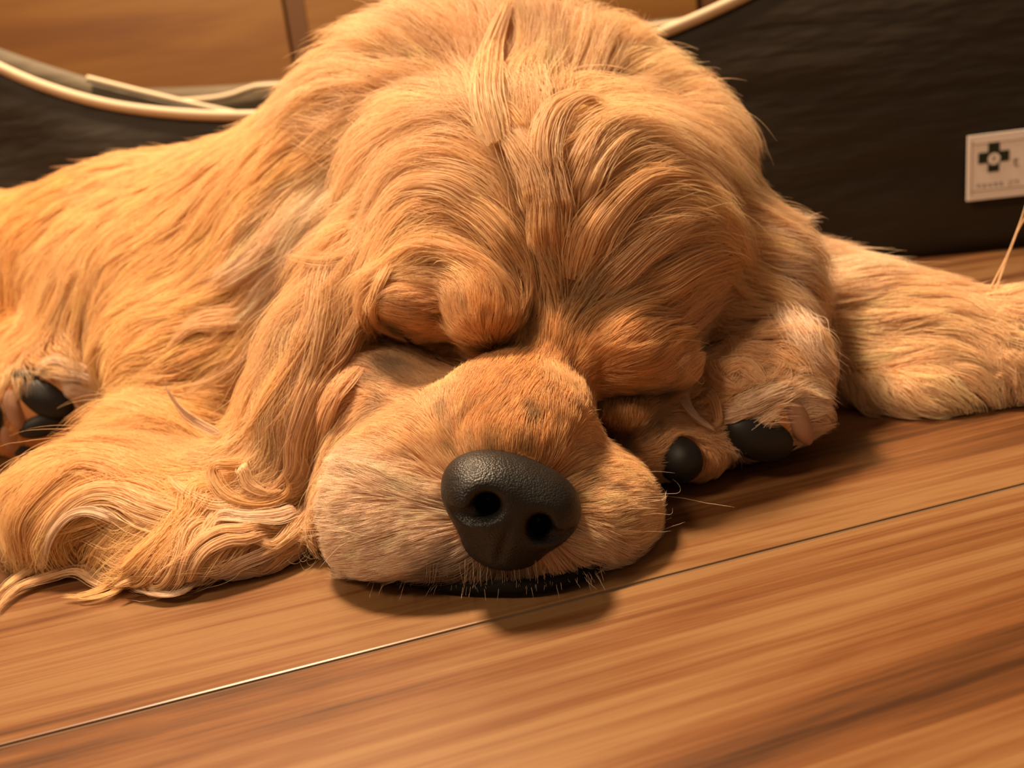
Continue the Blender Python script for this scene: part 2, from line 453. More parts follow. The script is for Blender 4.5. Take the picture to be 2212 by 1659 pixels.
# far hind leg, folded behind
D.ell((-0.56, 0.86, 0.055), I3, (0.12, 0.06, 0.050), 0.03)
D.cone((-0.46, 0.88, 0.035), (-0.36, 0.86, 0.028), 0.035, 0.026, 0.02)
# near upper arm and elbow lying in front of the chest
put(D, 500, 800, 0.458, 225, 150, 0.06, 14, 0.04)
put(D, 430, 660, 0.525, 300, 190, 0.06, -10, 0.05)
put(D, 1425, 420, 0.455, 140, 190, 0.06, 32, 0.035)
put(D, 385, 965, 0.400, 170, 88, 0.045, 10, 0.03)
# skull and forehead
put(D, 1210, 545, 0.405, 355, 235, 0.085, 14, 0.03)
put(D, 1130, 455, 0.420, 330, 215, 0.075, 8, 0.03)
put(D, 1260, 620, 0.365, 235, 140, 0.050, 14, 0.02)
put(D, 1010, 600, 0.362, 190, 110, 0.045, 10, 0.02)
# muzzle
limb(D, [(1105, 990, 0.262, 115), (1108, 915, 0.285, 120), (1155, 810, 0.322, 80), (1185, 700, 0.338, 88)], 0.016)
put(D, 1000, 915, 0.296, 120, 80, 0.034, -20, 0.015)
put(D, 1190, 910, 0.290, 80, 85, 0.03, 14, 0.012)
put(D, 885, 1090, 0.285, 178, 170, 0.038, -30, 0.018)         # hanging lip, near side
put(D, 880, 1005, 0.303, 150, 92, 0.04, -22, 0.016)
put(D, 1262, 1105, 0.280, 150, 145, 0.034, 22, 0.014)         # hanging lip, other side
put(D, 1010, 1165, 0.268, 225, 112, 0.028, 4, 0.016)
put(D, 1150, 1175, 0.262, 170, 105, 0.026, -6, 0.014)
put(D, 832, 878, 0.342, 108, 112, 0.045, 8, 0.014)
put(D, 885, 905, 0.334, 105, 85, 0.034, 0, 0.024)             # cheek under the eye
put(D, 1390, 950, 0.335, 110, 80, 0.04, 0, 0.012)
# brows, lids
put(D, 1048, 682, 0.312, 84, 74, 0.022, 20, 0.006)
put(D, 1040, 640, 0.328, 100, 70, 0.026, 20, 0.010)
put(D, 890, 668, 0.332, 96, 60, 0.028, 16, 0.010)
put(D, 1330, 756, 0.316, 114, 90, 0.026, 14, 0.012)
put(D, 1420, 790, 0.326, 78, 76, 0.026, 24, 0.008)
put(D, 1345, 895, 0.312, 78, 38, 0.016, 6, 0.005)
limb(D, [(856, 706, 0.308, 10), (905, 740, 0.308, 22), (960, 766, 0.308, 36), (1012, 780, 0.306, 28), (1080, 772, 0.302, 15), (1140, 745, 0.306, 8)], 0.005, True)
limb(D, [(1272, 850, 0.290, 8), (1330, 858, 0.292, 12), (1400, 860, 0.298, 12), (1450, 845, 0.308, 9)], 0.003, True)
limb(D, [(1280, 870, 0.284, 14), (1288, 920, 0.284, 17), (1330, 946, 0.286, 15), (1395, 930, 0.296, 11), (1430, 890, 0.304, 8)], 0.004, True)
limb(D, [(964, 712, 0.306, 6), (962, 665, 0.310, 8), (940, 648, 0.318, 7)], 0.004, True)
limb(D, [(1145, 720, 0.305, 12), (1200, 690, 0.312, 14), (1260, 680, 0.315, 12)], 0.012, True)     # frown line between the brows
# ears
limb(D, [(850, 520, 0.385, 70), (760, 620, 0.365, 88), (690, 760, 0.345, 95), (640, 900, 0.330, 100), (590, 1020, 0.322, 92), (520, 1110, 0.312, 70)], 0.005)
limb(D, [(815, 690, 0.318, 16), (770, 800, 0.305, 26), (735, 930, 0.290, 26), (712, 1040, 0.282, 22), (705, 1150, 0.276, 22)], 0.010, True)
put(D, 380, 1110, 0.335, 300, 105, 0.040, 4, 0.03)
put(D, 480, 1190, 0.300, 200, 60, 0.030, -8, 0.02)
put(D, 190, 1110, 0.335, 130, 100, 0.03, -30, 0.02)
limb(D, [(1530, 480, 0.420, 80), (1640, 580, 0.400, 70), (1670, 680, 0.385, 60)], 0.02)
# front leg folded under the cheek, its paw beside the lip
limb(D, [(1560, 620, 0.430, 120), (1610, 740, 0.385, 95), (1610, 830, 0.350, 100)], 0.02)
put(D, 1590, 880, 0.338, 140, 100, 0.030, -24, 0.012)
put(D, 1655, 905, 0.328, 72, 62, 0.022, -30, 0.006)
put(D, 1715, 870, 0.335, 52, 72, 0.020, -12, 0.006)
put(D, 1500, 975, 0.322, 72, 55, 0.020, -10, 0.006)
put(D, 1690, 770, 0.350, 70, 60, 0.024, 0, 0.010)
# other front leg stretched out sideways to a second paw
limb(D, [(1640, 640, 0.470, 130), (1830, 720, 0.430, 122), (2010, 765, 0.405, 122), (2130, 810, 0.390, 105), (2230, 810, 0.380, 95)], 0.025)
put(D, 1960, 850, 0.385, 120, 60, 0.03, 4, 0.02)
put(D, 2240, 740, 0.385, 95, 110, 0.03, 0, 0.015)
put(D, 2290, 850, 0.375, 90, 75, 0.03, 0, 0.015)
put(D, 1100, 1092, 0.228, 105, 85, 0.016, 12, 0.008, True)      # seat of the nose
limb(D, [(1530, 752, 0.332, 34), (1475, 850, 0.318, 16), (1430, 940, 0.300, 16), (1432, 1040, 0.29, 16)], 0.006, True)   # gap between lip and paw
put(D, 1190, 745, 0.320, 70, 90, 0.022, 8, 0.012)
q_ = [F(x, y, 0.001) + np.array([0, 0.001, 0]) for x, y in ((790, 1262), (860, 1282), (960, 1298), (1060, 1304), (1170, 1302), (1250, 1286), (1310, 1250))]
for a_, b_ in zip(q_[:-1], q_[1:]): D.cone(a_, b_, 0.0075, 0.0075, 0.005, True)      # undercut below the upper lip
# rest on the floor
zz = D.ax[2][None, None, :].astype(np.float32)
D.f = -Field.smin(-D.f, zz - 0.0015 + 0 * D.f, 0.004)
BV, BQ = D.surface()
for _ in range(2):                                           # relax the grid steps
    e = np.vstack([BQ[:, [0, 1]], BQ[:, [1, 2]], BQ[:, [2, 3]], BQ[:, [3, 0]]])
    acc = np.zeros_like(BV); cn = np.zeros(len(BV))
    for k in range(3): acc[:, k] = np.bincount(e[:, 0], BV[e[:, 1], k], len(BV)) + np.bincount(e[:, 1], BV[e[:, 0], k], len(BV))
    cn = np.bincount(e[:, 0], minlength=len(BV)) + np.bincount(e[:, 1], minlength=len(BV))
    BV = BV * 0.5 + 0.5 * acc / cn[:, None]
BT = np.vstack([BQ[:, [0, 1, 2]], BQ[:, [0, 2, 3]]])
bvh = BVHTree.FromPolygons([Vector(p) for p in BV], BQ.tolist(), all_triangles=False)
print('body verts', len(BV))

dog = bpy.data.objects.new('dog', None); COL.objects.link(dog)
dog.location = (0, 0.4, 0); bpy.context.view_layer.update()
tag(dog, 'golden long-haired spaniel asleep on the wooden floor with its chin down', 'dog')
def child(o, parent=None):
    p = parent or dog
    o.parent = p; o.matrix_parent_inverse = p.matrix_world.inverted(); return o

M_skin, nt, b = new_mat('dog_skin')
b.inputs['Base Color'].default_value = (*s2l((0.80, 0.58, 0.38)), 1); b.inputs['Roughness'].default_value = 0.8
b.inputs['Specular IOR Level'].default_value = 0.2
me = bpy.data.meshes.new('body'); me.vertices.add(len(BV)); me.vertices.foreach_set('co', BV.astype(np.float32).ravel())
me.loops.add(len(BQ) * 4); me.loops.foreach_set('vertex_index', BQ.astype(np.int32).ravel())
me.polygons.add(len(BQ)); me.polygons.foreach_set('loop_start', np.arange(0, len(BQ) * 4, 4, dtype=np.int32))
me.update(calc_edges=True); me.validate(); me.shade_smooth()
body = child(link('body', me, M_skin))
# ================================================================== bare parts of the dog: nose, lids, pads, claws
def hit(px, py, floor=True):
    """where the line of sight through a photo point meets dog or floor, in the room"""
    d = ray(px, py); r = bvh.ray_cast(Vector(CAM), Vector(d))
    dist = 1e9; out = None
    if r[0] is not None: out = (np.array(r[0]), np.array(r[1])); dist = (out[0] - CAM) @ FWD
    if floor and d[2] < 0:
        q = CAM + d * (-CAM[2] / d[2])
        if (q - CAM) @ FWD < dist - 1e-4: out = (q, np.array([0, 0, 1.0]))
    if out is not None and out[1] @ d > 0: out = (out[0], -out[1])
    return out
M_nose, nt, b = new_mat('nose_leather'); L = nt.links.new
mp = coords(nt)
vo = nd(nt, 'ShaderNodeTexVoronoi', Scale=1500.0); L(mp.outputs[0], vo.inputs['Vector'])
no = nd(nt, 'ShaderNodeTexNoise', Scale=260.0, Detail=3.0); L(mp.outputs[0], no.inputs['Vector'])
bp = nd(nt, 'ShaderNodeBump', Strength=0.5, Distance=0.0004, invert=True); L(vo.outputs['Distance'], bp.inputs['Height'])
bp2 = nd(nt, 'ShaderNodeBump', Strength=0.35, Distance=0.0006); L(no.outputs['Fac'], bp2.inputs['Height']); L(bp.outputs[0], bp2.inputs['Normal'])
L(bp2.outputs[0], b.inputs['Normal'])
b.inputs['Base Color'].default_value = (0.010, 0.009, 0.0085, 1); b.inputs['Roughness'].default_value = 0.46; b.inputs['Specular IOR Level'].default_value = 0.42
M_pad = plain('paw_pad_leather', (0.010, 0.009, 0.008), 0.55, 0.4)
M_pink = plain('toe_skin', pc(168, 108, 68), 0.7)
M_claw = plain('claw_horn', (0.02, 0.016, 0.012), 0.35)
M_claw2 = plain('claw_pale_horn', pc(200, 165, 135), 0.4)
M_lid = plain('eyelid_rim_shade', (0.006, 0.004, 0.003), 0.5)

def field_mesh(name, F_, mat, parent, smooth_it=1):
    v, q = F_.surface()
    return child(mesh(name, v, q, mat), parent)
NY = 0.2430
c = P(1100, 1090, NY)
N = Field(c - 0.036, c + 0.036, 0.0008)
put(N, 1102, 1062, NY, 142, 82, 0.0165, 17, 0.006)
put(N, 1035, 1072, NY - 0.002, 72, 66, 0.0150, 10, 0.008)
put(N, 1180, 1110, NY - 0.002, 64, 66, 0.0150, 24, 0.008)
put(N, 1092, 1135, NY - 0.001, 96, 82, 0.0150, 10, 0.008)
put(N, 1085, 1180, NY + 0.001, 78, 40, 0.0125, 10, 0.006)
put(N, 1052, 1092, NY - 0.016, 31, 27, 0.014, 10, 0.004, True)
limb(N, [(1045, 1104, NY - 0.016, 17), (1010, 1114, NY - 0.014, 12), (978, 1104, NY - 0.0115, 8)], 0.003, True)
put(N, 1166, 1140, NY - 0.016, 28, 29, 0.014, 20, 0.004, True)
limb(N, [(1172, 1156, NY - 0.016, 16), (1200, 1162, NY - 0.014, 12), (1226, 1150, NY - 0.0115, 8)], 0.003, True)
limb(N, [(1110, 1128, NY - 0.0180, 3), (1092, 1168, NY - 0.0175, 4.5), (1076, 1212, NY - 0.0145, 5.5)], 0.0022, True)
limb(N, [(985, 1075, NY - 0.019, 4), (1050, 1058, NY - 0.0215, 7), (1110, 1075, NY - 0.0215, 7)], 0.006, True)
nose = field_mesh('nose', N, M_nose, dog)
nose['label'] = 'broad black leathery nose with two nostrils'
nose_bvh = BVHTree.FromPolygons([v.co.copy() for v in nose.data.vertices], [tuple(p.vertices) for p in nose.data.polygons])

def lid(pts, r):
    q = []
    for x, y in resample(np.array(pts, float), 26):
        h = hit(x, y); q.append(h[0] + h[1] * 0.0004)
    n = len(q); tp = np.sin(np.linspace(0.12, math.pi - 0.12, n)) ** 0.5
    o = child(tube('eyelid_line', np.array(q), r, M_lid, None, 8, tp)); o['label'] = 'dark rim and crease shade of a closed eye'; return o
lid([(872, 718), (915, 745), (960, 766), (1015, 780)], 0.0030)  # thick enough to fill the eye crease with painted shade
lid([(1285, 852), (1335, 858), (1395, 857), (1440, 846)], 0.0018)

def pad(name, px, py, rx, ry, rot, mat, thick=0.007, sink=0.25):
    h = hit(px, py, False)
    if h is None: return None
    p, n = h; s = depth_of(p) / FPX
    a = math.radians(rot); ex = math.cos(a) * RIGHT - math.sin(a) * UP; ex = ex - n * (ex @ n); ex /= np.linalg.norm(ex); ey = np.cross(n, ex)
    bm = bmesh.new(); bmesh.ops.create_icosphere(bm, subdivisions=3, radius=1.0)
    for v in bm.verts:
        x, y, z = v.co
        k = 1 + 0.10 * math.sin(2.3 * x + px) * math.cos(1.7 * y + py) + 0.12 * y * (1 if rx > ry else -1)
        w = p + ex * (x * rx * s * k) + ey * (y * ry * s * k) + n * (z * thick - thick * sink)
        v.co = Vector(w)
    bmesh.ops.recalc_face_normals(bm, faces=bm.faces)
    o = from_bm(name, bm, mat, None, True); return child(o)
pad('paw_pad', 1472, 992, 46, 52, 20, M_pad, 0.009, 0); pad('paw_pad', 1630, 945, 78, 52, 32, M_pad, 0.009, 0)
pad('toe_skin', 1722, 895, 26, 66, -28, M_pink, 0.005); pad('toe_skin', 1690, 985, 34, 26, 10, M_pink, 0.005)
pad('paw_pad', 98, 866, 60, 37, 22, M_pad); pad('paw_pad', 52, 818, 34, 26, 30, M_pad); pad('paw_pad', 92, 925, 48, 26, -5, M_pad)
pad('paw_pad', 62, 972, 26, 28, 70, M_pad); pad('paw_pad', -10, 900, 26, 40, 0, M_pad); pad('toe_skin', 22, 948, 22, 40, 0, M_pink, 0.004); pad('toe_skin', 28, 880, 18, 46, -20, M_pink, 0.005)
pad('paw_pad', 2215, 895, 55, 34, 25, M_pad)
def claw(a, b_, c_, Y, r, mat):
    q = resample([P(*a, Y), P(*b_, Y - 0.001), P(*c_, Y + 0.002)], 10)
    return child(tube('claw', q, r, mat, None, 8, np.linspace(1, 0.12, 10) ** 0.7))
claw((1706, 966), (1728, 948), (1744, 922), 0.318, 0.0017, M_claw)
claw((1738, 838), (1762, 822), (1784, 804), 0.326, 0.0024, M_claw2)

lp = resample([F(770, 1235, .004), F(850, 1268, .004), F(950, 1285, .004), F(1060, 1292, .004), (F(1170, 1290, .004)), F(1260, 1268, .004), F(1330, 1225, .004)], 40)
lp[:, 1] += 0.009  # black tube is the lip and also paints the shadow strip under it
lip = child(tube('lip', lp, 0.0036, plain('lip_skin_shade', (0.008, 0.006, 0.005), 0.8, 0.15), None, 8, np.sin(np.linspace(.15, math.pi - .15, 40)) ** .5)); lip['label'] = 'dark lower lip and its painted shadow against the floor'
# ================================================================== fur
M_fur = bpy.data.materials.new('golden_fur'); M_fur.use_nodes = True
nt = M_fur.node_tree; nt.nodes.clear(); L = nt.links.new
out = nd(nt, 'ShaderNodeOutputMaterial')
at = nd(nt, 'ShaderNodeAttribute', attribute_name='tint')
pb = nd(nt, 'ShaderNodeBsdfPrincipled'); pb.inputs['Roughness'].default_value = 0.42; pb.inputs['Specular IOR Level'].default_value = 0.28
tl = nd(nt, 'ShaderNodeBsdfTranslucent'); mxs = nd(nt, 'ShaderNodeMixShader'); mxs.inputs[0].default_value = 0.38
L(at.outputs['Color'], pb.inputs['Base Color']); L(at.outputs['Color'], tl.inputs['Color'])
L(pb.outputs[0], mxs.inputs[1]); L(tl.outputs[0], mxs.inputs[2]); L(mxs.outputs[0], out.inputs['Surface'])

def hair_object(name, pts, rad, tint, parent=None):
    """pts (n,k,3), rad (n,k), tint (n,3)"""
    n, k = pts.shape[:2]
    hc = bpy.data.hair_curves.new(name); hc.add_curves([k] * n)
    hc.attributes['position'].data.foreach_set('vector', pts.astype(np.float32).ravel())
    a = hc.attributes.get('radius') or hc.attributes.new('radius', 'FLOAT', 'POINT'); a.data.foreach_set('value', rad.astype(np.float32).ravel())
    a = hc.attributes.new('tint', 'FLOAT_COLOR', 'CURVE')
    a.data.foreach_set('color', np.c_[tint, np.ones(n)].astype(np.float32).ravel())
    hc.materials.append(M_fur)
    o = bpy.data.objects.new(name, hc); COL.objects.link(o); child(o, parent); o['kind'] = 'stuff'
    return o

# natural coat colours
def hc_(r, g, b, gain=1.0): return np.array(pc(r, g, b, gain))
GOLD = np.array([0.95, 0.650, 0.340]); DEEP = np.array([0.93, 0.59, 0.265]); PALE = np.array([0.97, 0.705, 0.450])
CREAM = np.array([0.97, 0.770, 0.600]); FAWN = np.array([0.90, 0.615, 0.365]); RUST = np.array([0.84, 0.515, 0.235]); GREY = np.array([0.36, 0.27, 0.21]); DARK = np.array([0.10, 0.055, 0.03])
TAN = np.array([0.95, 0.660, 0.375])

# combing strokes, root to tip: (photo points, hair length mm, lift, wave, colour)
ST = []
def S(pts, ln, lift, col, wave=0.0): ST.append((pts, ln * 0.001, lift, col, wave))
# forehead fountain
S([(1190, 690), (1170, 560), (1165, 430), (1150, 330)], 38, .16, TAN)
S([(1150, 650), (1110, 540), (1060, 440), (980, 390), (890, 420), (830, 500)], 46, .16, TAN)
S([(1110, 650), (1040, 560), (960, 490), (890, 500), (830, 590), (800, 680)], 44, .14, TAN)
S([(1000, 615), (930, 575), (870, 570), (830, 625)], 24, .12, FAWN)
S([(1225, 690), (1265, 560), (1340, 460), (1450, 410), (1560, 430)], 46, .16, TAN)
S([(1260, 690), (1330, 590), (1440, 520), (1550, 500), (1640, 540)], 46, .14, TAN)
S([(1320, 700), (1430, 640), (1540, 600), (1640, 610)], 38, .13, TAN)
S([(1390, 730), (1490, 690), (1600, 680), (1680, 700)], 34, .12, FAWN)
S([(1180, 420), (1120, 330), (1075, 230), (1090, 130)], 44, .28, PALE)
S([(1200, 420), (1230, 330), (1290, 260), (1380, 250)], 44, .26, PALE)
S([(1300, 440), (1390, 340), (1480, 320), (1560, 380)], 42, .20, PALE)
S([(1080, 420), (990, 340), (900, 320), (820, 360)], 42, .22, PALE)
S([(1000, 400), (890, 370), (790, 400), (690, 470)], 42, .20, PALE)
S([(1150, 210), (1140, 120), (1130, 50)], 40, .42, PALE); S([(1250, 190), (1290, 120), (1330, 60)], 36, .36, PALE)
S([(1020, 230), (950, 150), (880, 100)], 38, .36, PALE); S([(900, 260), (810, 205), (740, 180)], 36, .30, PALE)
S([(1400, 230), (1460, 170), (1510, 140)], 32, .26, PALE); S([(1490, 300), (1560, 320), (1610, 380)], 30, .22, PALE)
S([(1590, 430), (1650, 460), (1690, 520)], 28, .22, PALE); S([(1630, 520), (1710, 520), (1770, 530)], 34, .30, CREAM)
S([(800, 330), (720, 400), (650, 500)], 40, .2, CREAM); S([(760, 440), (690, 510), (630, 570)], 40, .18, CREAM)
S([(830, 300), (740, 300), (650, 330)], 32, .22, GOLD)
# trunk
S([(640, 300), (560, 400), (470, 520), (390, 600)], 34, .14, GOLD); S([(450, 335), (370, 420), (290, 520)], 30, .14, GOLD)
S([(300, 380), (210, 450), (110, 530)], 28, .14, GOLD); S([(150, 420), (60, 480), (-40, 560)], 28, .15, DEEP)
S([(590, 540), (460, 630), (340, 700), (230, 745)], 36, .12, GOLD, .2); S([(500, 720), (370, 760), (240, 800)], 34, .12, GOLD, .2)
S([(600, 640), (520, 760), (420, 850)], 36, .12, GOLD, .2)
S([(0, 540), (20, 640), (30, 740)], 30, .16, DEEP); S([(110, 560), (105, 660), (105, 750)], 30, .14, GOLD); S([(190, 620), (190, 720), (190, 800)], 26, .12, GOLD)
S([(110, 785), (180, 790), (250, 840)], 16, .2, CREAM); S([(160, 850), (210, 860), (260, 880)], 14, .2, CREAM)
S([(40, 930), (20, 960), (0, 990)], 8, .2, RUST); S([(30, 860), (25, 890), (20, 920)], 7, .2, RUST)
# near ear
S([(730, 560), (680, 680), (630, 800), (590, 920)], 46, .10, PALE, .4); S([(780, 600), (740, 720), (700, 850), (665, 960), (640, 1060)], 50, .10, FAWN, .5)
S([(800, 650), (780, 740), (740, 830), (700, 920)], 40, .10, FAWN, .4); S([(640, 640), (590, 760), (530, 850), (430, 910)], 46, .10, GOLD, .4)
S([(660, 960), (600, 1060), (560, 1150), (470, 1220)], 46, .10, GOLD, .7); S([(700, 980), (685, 1080), (650, 1150), (560, 1210)], 42, .10, PALE, .7)
S([(560, 820), (420, 880), (300, 930)], 40, .10, GOLD, .4); S([(450, 770), (330, 830), (240, 890)], 36, .10, GOLD, .3); S([(400, 900), (290, 930), (190, 970)], 36, .10, GOLD, .3)
S([(500, 950), (320, 965), (160, 1000), (60, 1060), (40, 1140), (70, 1220)], 60, .10, GOLD, .5)
S([(500, 1020), (360, 1010), (210, 1040), (110, 1110), (90, 1210)], 58, .10, GOLD, .5)
S([(400, 1110), (290, 1090), (180, 1130), (120, 1220), (130, 1280)], 50, .10, GOLD, .6)
S([(520, 1080), (440, 1150), (330, 1210), (220, 1270)], 50, .10, GOLD, .8); S([(640, 1150), (520, 1200), (420, 1240), (300, 1280)], 46, .10, PALE, .8)
# muzzle
S([(1090, 975), (1105, 880), (1140, 790), (1170, 730)], 8, .18, RUST); S([(1020, 985), (960, 910), (930, 850)], 9, .18, TAN); S([(1160, 985), (1200, 900), (1230, 830)], 9, .18, RUST)
S([(1130, 1000), (1160, 900)], 8, .18, RUST); S([(1060, 980), (1040, 900), (1060, 820)], 8, .18, RUST)
S([(980, 1010), (900, 950), (830, 920)], 10, 0.34, TAN); S([(960, 1060), (860, 1040), (740, 1000)], 12, 0.42, CREAM); S([(950, 1110), (840, 1130), (735, 1130)], 11, 0.36, CREAM)
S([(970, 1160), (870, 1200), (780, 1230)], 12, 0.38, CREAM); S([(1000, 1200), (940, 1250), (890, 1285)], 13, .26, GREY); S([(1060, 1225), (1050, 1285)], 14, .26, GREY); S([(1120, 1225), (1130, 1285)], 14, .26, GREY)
S([(1180, 1205), (1215, 1265)], 13, .26, FAWN); S([(1225, 1170), (1290, 1210), (1330, 1250)], 12, 0.38, CREAM)
S([(1245, 1090), (1330, 1100), (1410, 1080)], 11, 0.36, PALE); S([(1235, 1040), (1310, 1010), (1410, 980)], 10, 0.34, TAN)
S([(920, 900), (840, 860), (770, 810)], 10, .18, FAWN); S([(890, 850), (820, 780), (780, 710)], 9, .14, FAWN); S([(800, 900), (730, 940), (690, 980)], 14, .3, PALE)
S([(1250, 960), (1330, 960), (1410, 940)], 9, .18, FAWN)
# brows
S([(1050, 745), (1050, 690), (1060, 630)], 9, .3, RUST); S([(1010, 730), (985, 680), (985, 640)], 9, .3, TAN); S([(1100, 720), (1130, 680), (1160, 640)], 11, .25, RUST)
S([(990, 690), (900, 665), (815, 660)], 10, .15, FAWN); S([(940, 730), (880, 700), (830, 680)], 9, .15, RUST)
S([(1190, 800), (1200, 740), (1210, 690)], 12, .2, RUST); S([(1270, 830), (1310, 770), (1360, 710)], 11, .2, RUST); S([(1330, 830), (1400, 780), (1460, 740)], 11, .2, RUST)
S([(1400, 820), (1460, 810), (1500, 780)], 11, .2, FAWN); S([(1350, 915), (1350, 885), (1352, 870)], 7, .2, RUST)
# front paw and other leg
S([(1540, 730), (1610, 770), (1690, 790)], 20, .25, FAWN, .8); S([(1480, 850), (1560, 850), (1640, 830)], 16, .25, TAN, .8); S([(1570, 920), (1640, 890), (1700, 860)], 18, .25, CREAM, .2)
S([(1540, 900), (1600, 880)], 16, .25, FAWN, .8); S([(1470, 880), (1480, 930), (1510, 960)], 14, .25, FAWN, .8); S([(1680, 740), (1740, 740), (1780, 750)], 18, .25, PALE, .3)
S([(1720, 800), (1760, 820)], 12, .2, CREAM); S([(1700, 960), (1680, 1010)], 8, .3, FAWN); S([(1540, 1000), (1540, 1030)], 7, .3, RUST)
S([(1740, 620), (1880, 650), (2000, 670)], 24, .16, PALE); S([(1780, 720), (1900, 760), (2050, 780)], 22, .14, PALE); S([(1800, 800), (1880, 850), (1960, 890)], 24, .2, PALE, .5)
S([(2000, 790), (2060, 850), (2110, 900)], 20, .2, PALE, .4); S([(1900, 850), (1930, 890), (1960, 920)], 18, .25, PALE, .5); S([(2140, 700), (2180, 760), (2200, 820)], 18, .25, PALE, .7)
S([(1640, 640), (1690, 700), (1750, 760)], 34, .16, FAWN, .3); S([(1680, 570), (1740, 590), (1790, 620)], 34, .22, CREAM)
S([(1590, 560), (1610, 640), (1600, 720)], 34, .14, FAWN, .3)

sp, sd, sl, slf, sc_, sw, sn = [], [], [], [], [], [], []
for pts, ln, lift, col, wave in ST:
    pa = np.array(pts, float); tot = np.linalg.norm(np.diff(pa, axis=0), axis=1).sum()
    q = resample(pa, max(3, int(tot / 28))) if len(pa) > 2 else np.linspace(pa[0], pa[-1], max(3, int(tot / 28)))
    hs = [hit(x, y, False) for x, y in q]
    for i in range(len(q)):
        if hs[i] is None: continue
        j = i + 1 if i + 1 < len(q) else i - 1
        g = (q[j] - q[i]) * (1 if j > i else -1); g = g / (np.linalg.norm(g) + 1e-9)
        d3 = g[0] * RIGHT - g[1] * UP
        n_ = hs[i][1]; d3 = d3 - n_ * (d3 @ n_) * 0.9; d3 /= np.linalg.norm(d3) + 1e-9
        sp.append(hs[i][0]); sd.append(d3); sl.append(ln); slf.append(lift); sc_.append(col); sw.append(wave); sn.append(n_)
sp, sd, sl, slf, sc_, sw, sn = map(np.array, (sp, sd, sl, slf, sc_, sw, sn))
def comb(p, nrm):
    """blend of the strokes around each point: direction, length, lift, colour, wave"""
    D2 = ((p[:, None, :] - sp[None]) ** 2).sum(-1)
    w = 1.0 / (D2 + 0.006 ** 2) ** 2.2
    w *= np.clip(0.25 + 0.75 * (nrm @ sn.T), 0.05, 1)
    w /= w.sum(1, keepdims=True)
    d = w @ sd; d = d - nrm * (d * nrm).sum(1, keepdims=True); d /= np.linalg.norm(d, axis=1, keepdims=True) + 1e-9
    return d, w @ sl, w @ slf, w @ sc_, w @ sw

# roots: area-weighted points on the body, more where the face and ears are
T = BV[BT]; cr = np.cross(T[:, 1] - T[:, 0], T[:, 2] - T[:, 0]); ar = np.linalg.norm(cr, axis=1) / 2; TN = cr / (2 * ar[:, None] + 1e-15)
tc = T.mean(1)
facing = (TN * (CAM - tc)).sum(1) / np.linalg.norm(CAM - tc, axis=1)
dep = depth_of(tc); pxy = proj(tc)
inframe = (pxy[:, 0] > -200) & (pxy[:, 0] < W + 200)
wgt = ar * np.where(tc[:, 2] < 0.0035, 0.0, 1.0) * np.where(facing > -0.25, 1.0, 0.30) * np.where(inframe, 1.0, 0.35) * np.clip(0.30 / dep, 0.3, 1.3) ** 1.5
TL = np.concatenate([comb(tc[a:a + 8000], TN[a:a + 8000])[1] for a in range(0, len(tc), 8000)])      # hair length over the body
def roots(n, w):
    t = rng.choice(len(w), n, p=w / w.sum()); u = np.sqrt(rng.random(n)); v = rng.random(n)
    q = T[t]; p = q[:, 0] * (1 - u)[:, None] + q[:, 1] * (u * (1 - v))[:, None] + q[:, 2] * (u * v)[:, None]
    return p, TN[t]
BARE = []                      # places without coat: nose, pads
for px, py, r in ((1100, 1090, 112), (1090, 1150, 62), (1472, 992, 50), (1610, 958, 46), (1655, 930, 46), (98, 866, 52), (92, 925, 40), (52, 820, 36), (2215, 895, 40), (62, 972, 20)):
    h = hit(px, py, False)
    if h is not None: BARE.append((h[0], r * depth_of(h[0]) / FPX))
def not_bare(p):
    k = np.ones(len(p), bool)
    for c_, r in BARE: k &= np.linalg.norm(p - c_, axis=1) > r
    return k

# dark face fur: whisker spots, eye rims, and shade painted into creases and cheek
MARK_SHADE = []
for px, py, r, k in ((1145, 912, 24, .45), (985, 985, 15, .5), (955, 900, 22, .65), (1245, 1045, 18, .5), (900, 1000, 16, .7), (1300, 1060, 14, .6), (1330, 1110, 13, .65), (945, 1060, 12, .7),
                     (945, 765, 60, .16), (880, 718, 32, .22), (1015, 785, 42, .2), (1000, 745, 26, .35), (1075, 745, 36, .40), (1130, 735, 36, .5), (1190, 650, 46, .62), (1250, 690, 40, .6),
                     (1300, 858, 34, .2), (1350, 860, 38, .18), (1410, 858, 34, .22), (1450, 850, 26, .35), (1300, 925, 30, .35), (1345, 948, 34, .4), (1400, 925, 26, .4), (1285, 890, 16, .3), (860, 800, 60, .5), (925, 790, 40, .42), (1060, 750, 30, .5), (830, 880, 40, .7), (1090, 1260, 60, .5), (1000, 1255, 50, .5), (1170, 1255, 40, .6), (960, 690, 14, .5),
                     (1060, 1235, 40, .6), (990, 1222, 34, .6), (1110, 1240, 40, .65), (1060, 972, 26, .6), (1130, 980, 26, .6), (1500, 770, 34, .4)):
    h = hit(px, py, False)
    if h is not None: MARK_SHADE.append((h[0], r * depth_of(h[0]) / FPX, k))
def marks_and_shade(p):
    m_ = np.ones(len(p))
    for c_, r, k in MARK_SHADE: m_ *= 1 - (1 - k) * np.exp(-(((p - c_) ** 2).sum(1)) / (r * r) * 0.9)
    return np.maximum(m_, 0.08)[:, None]

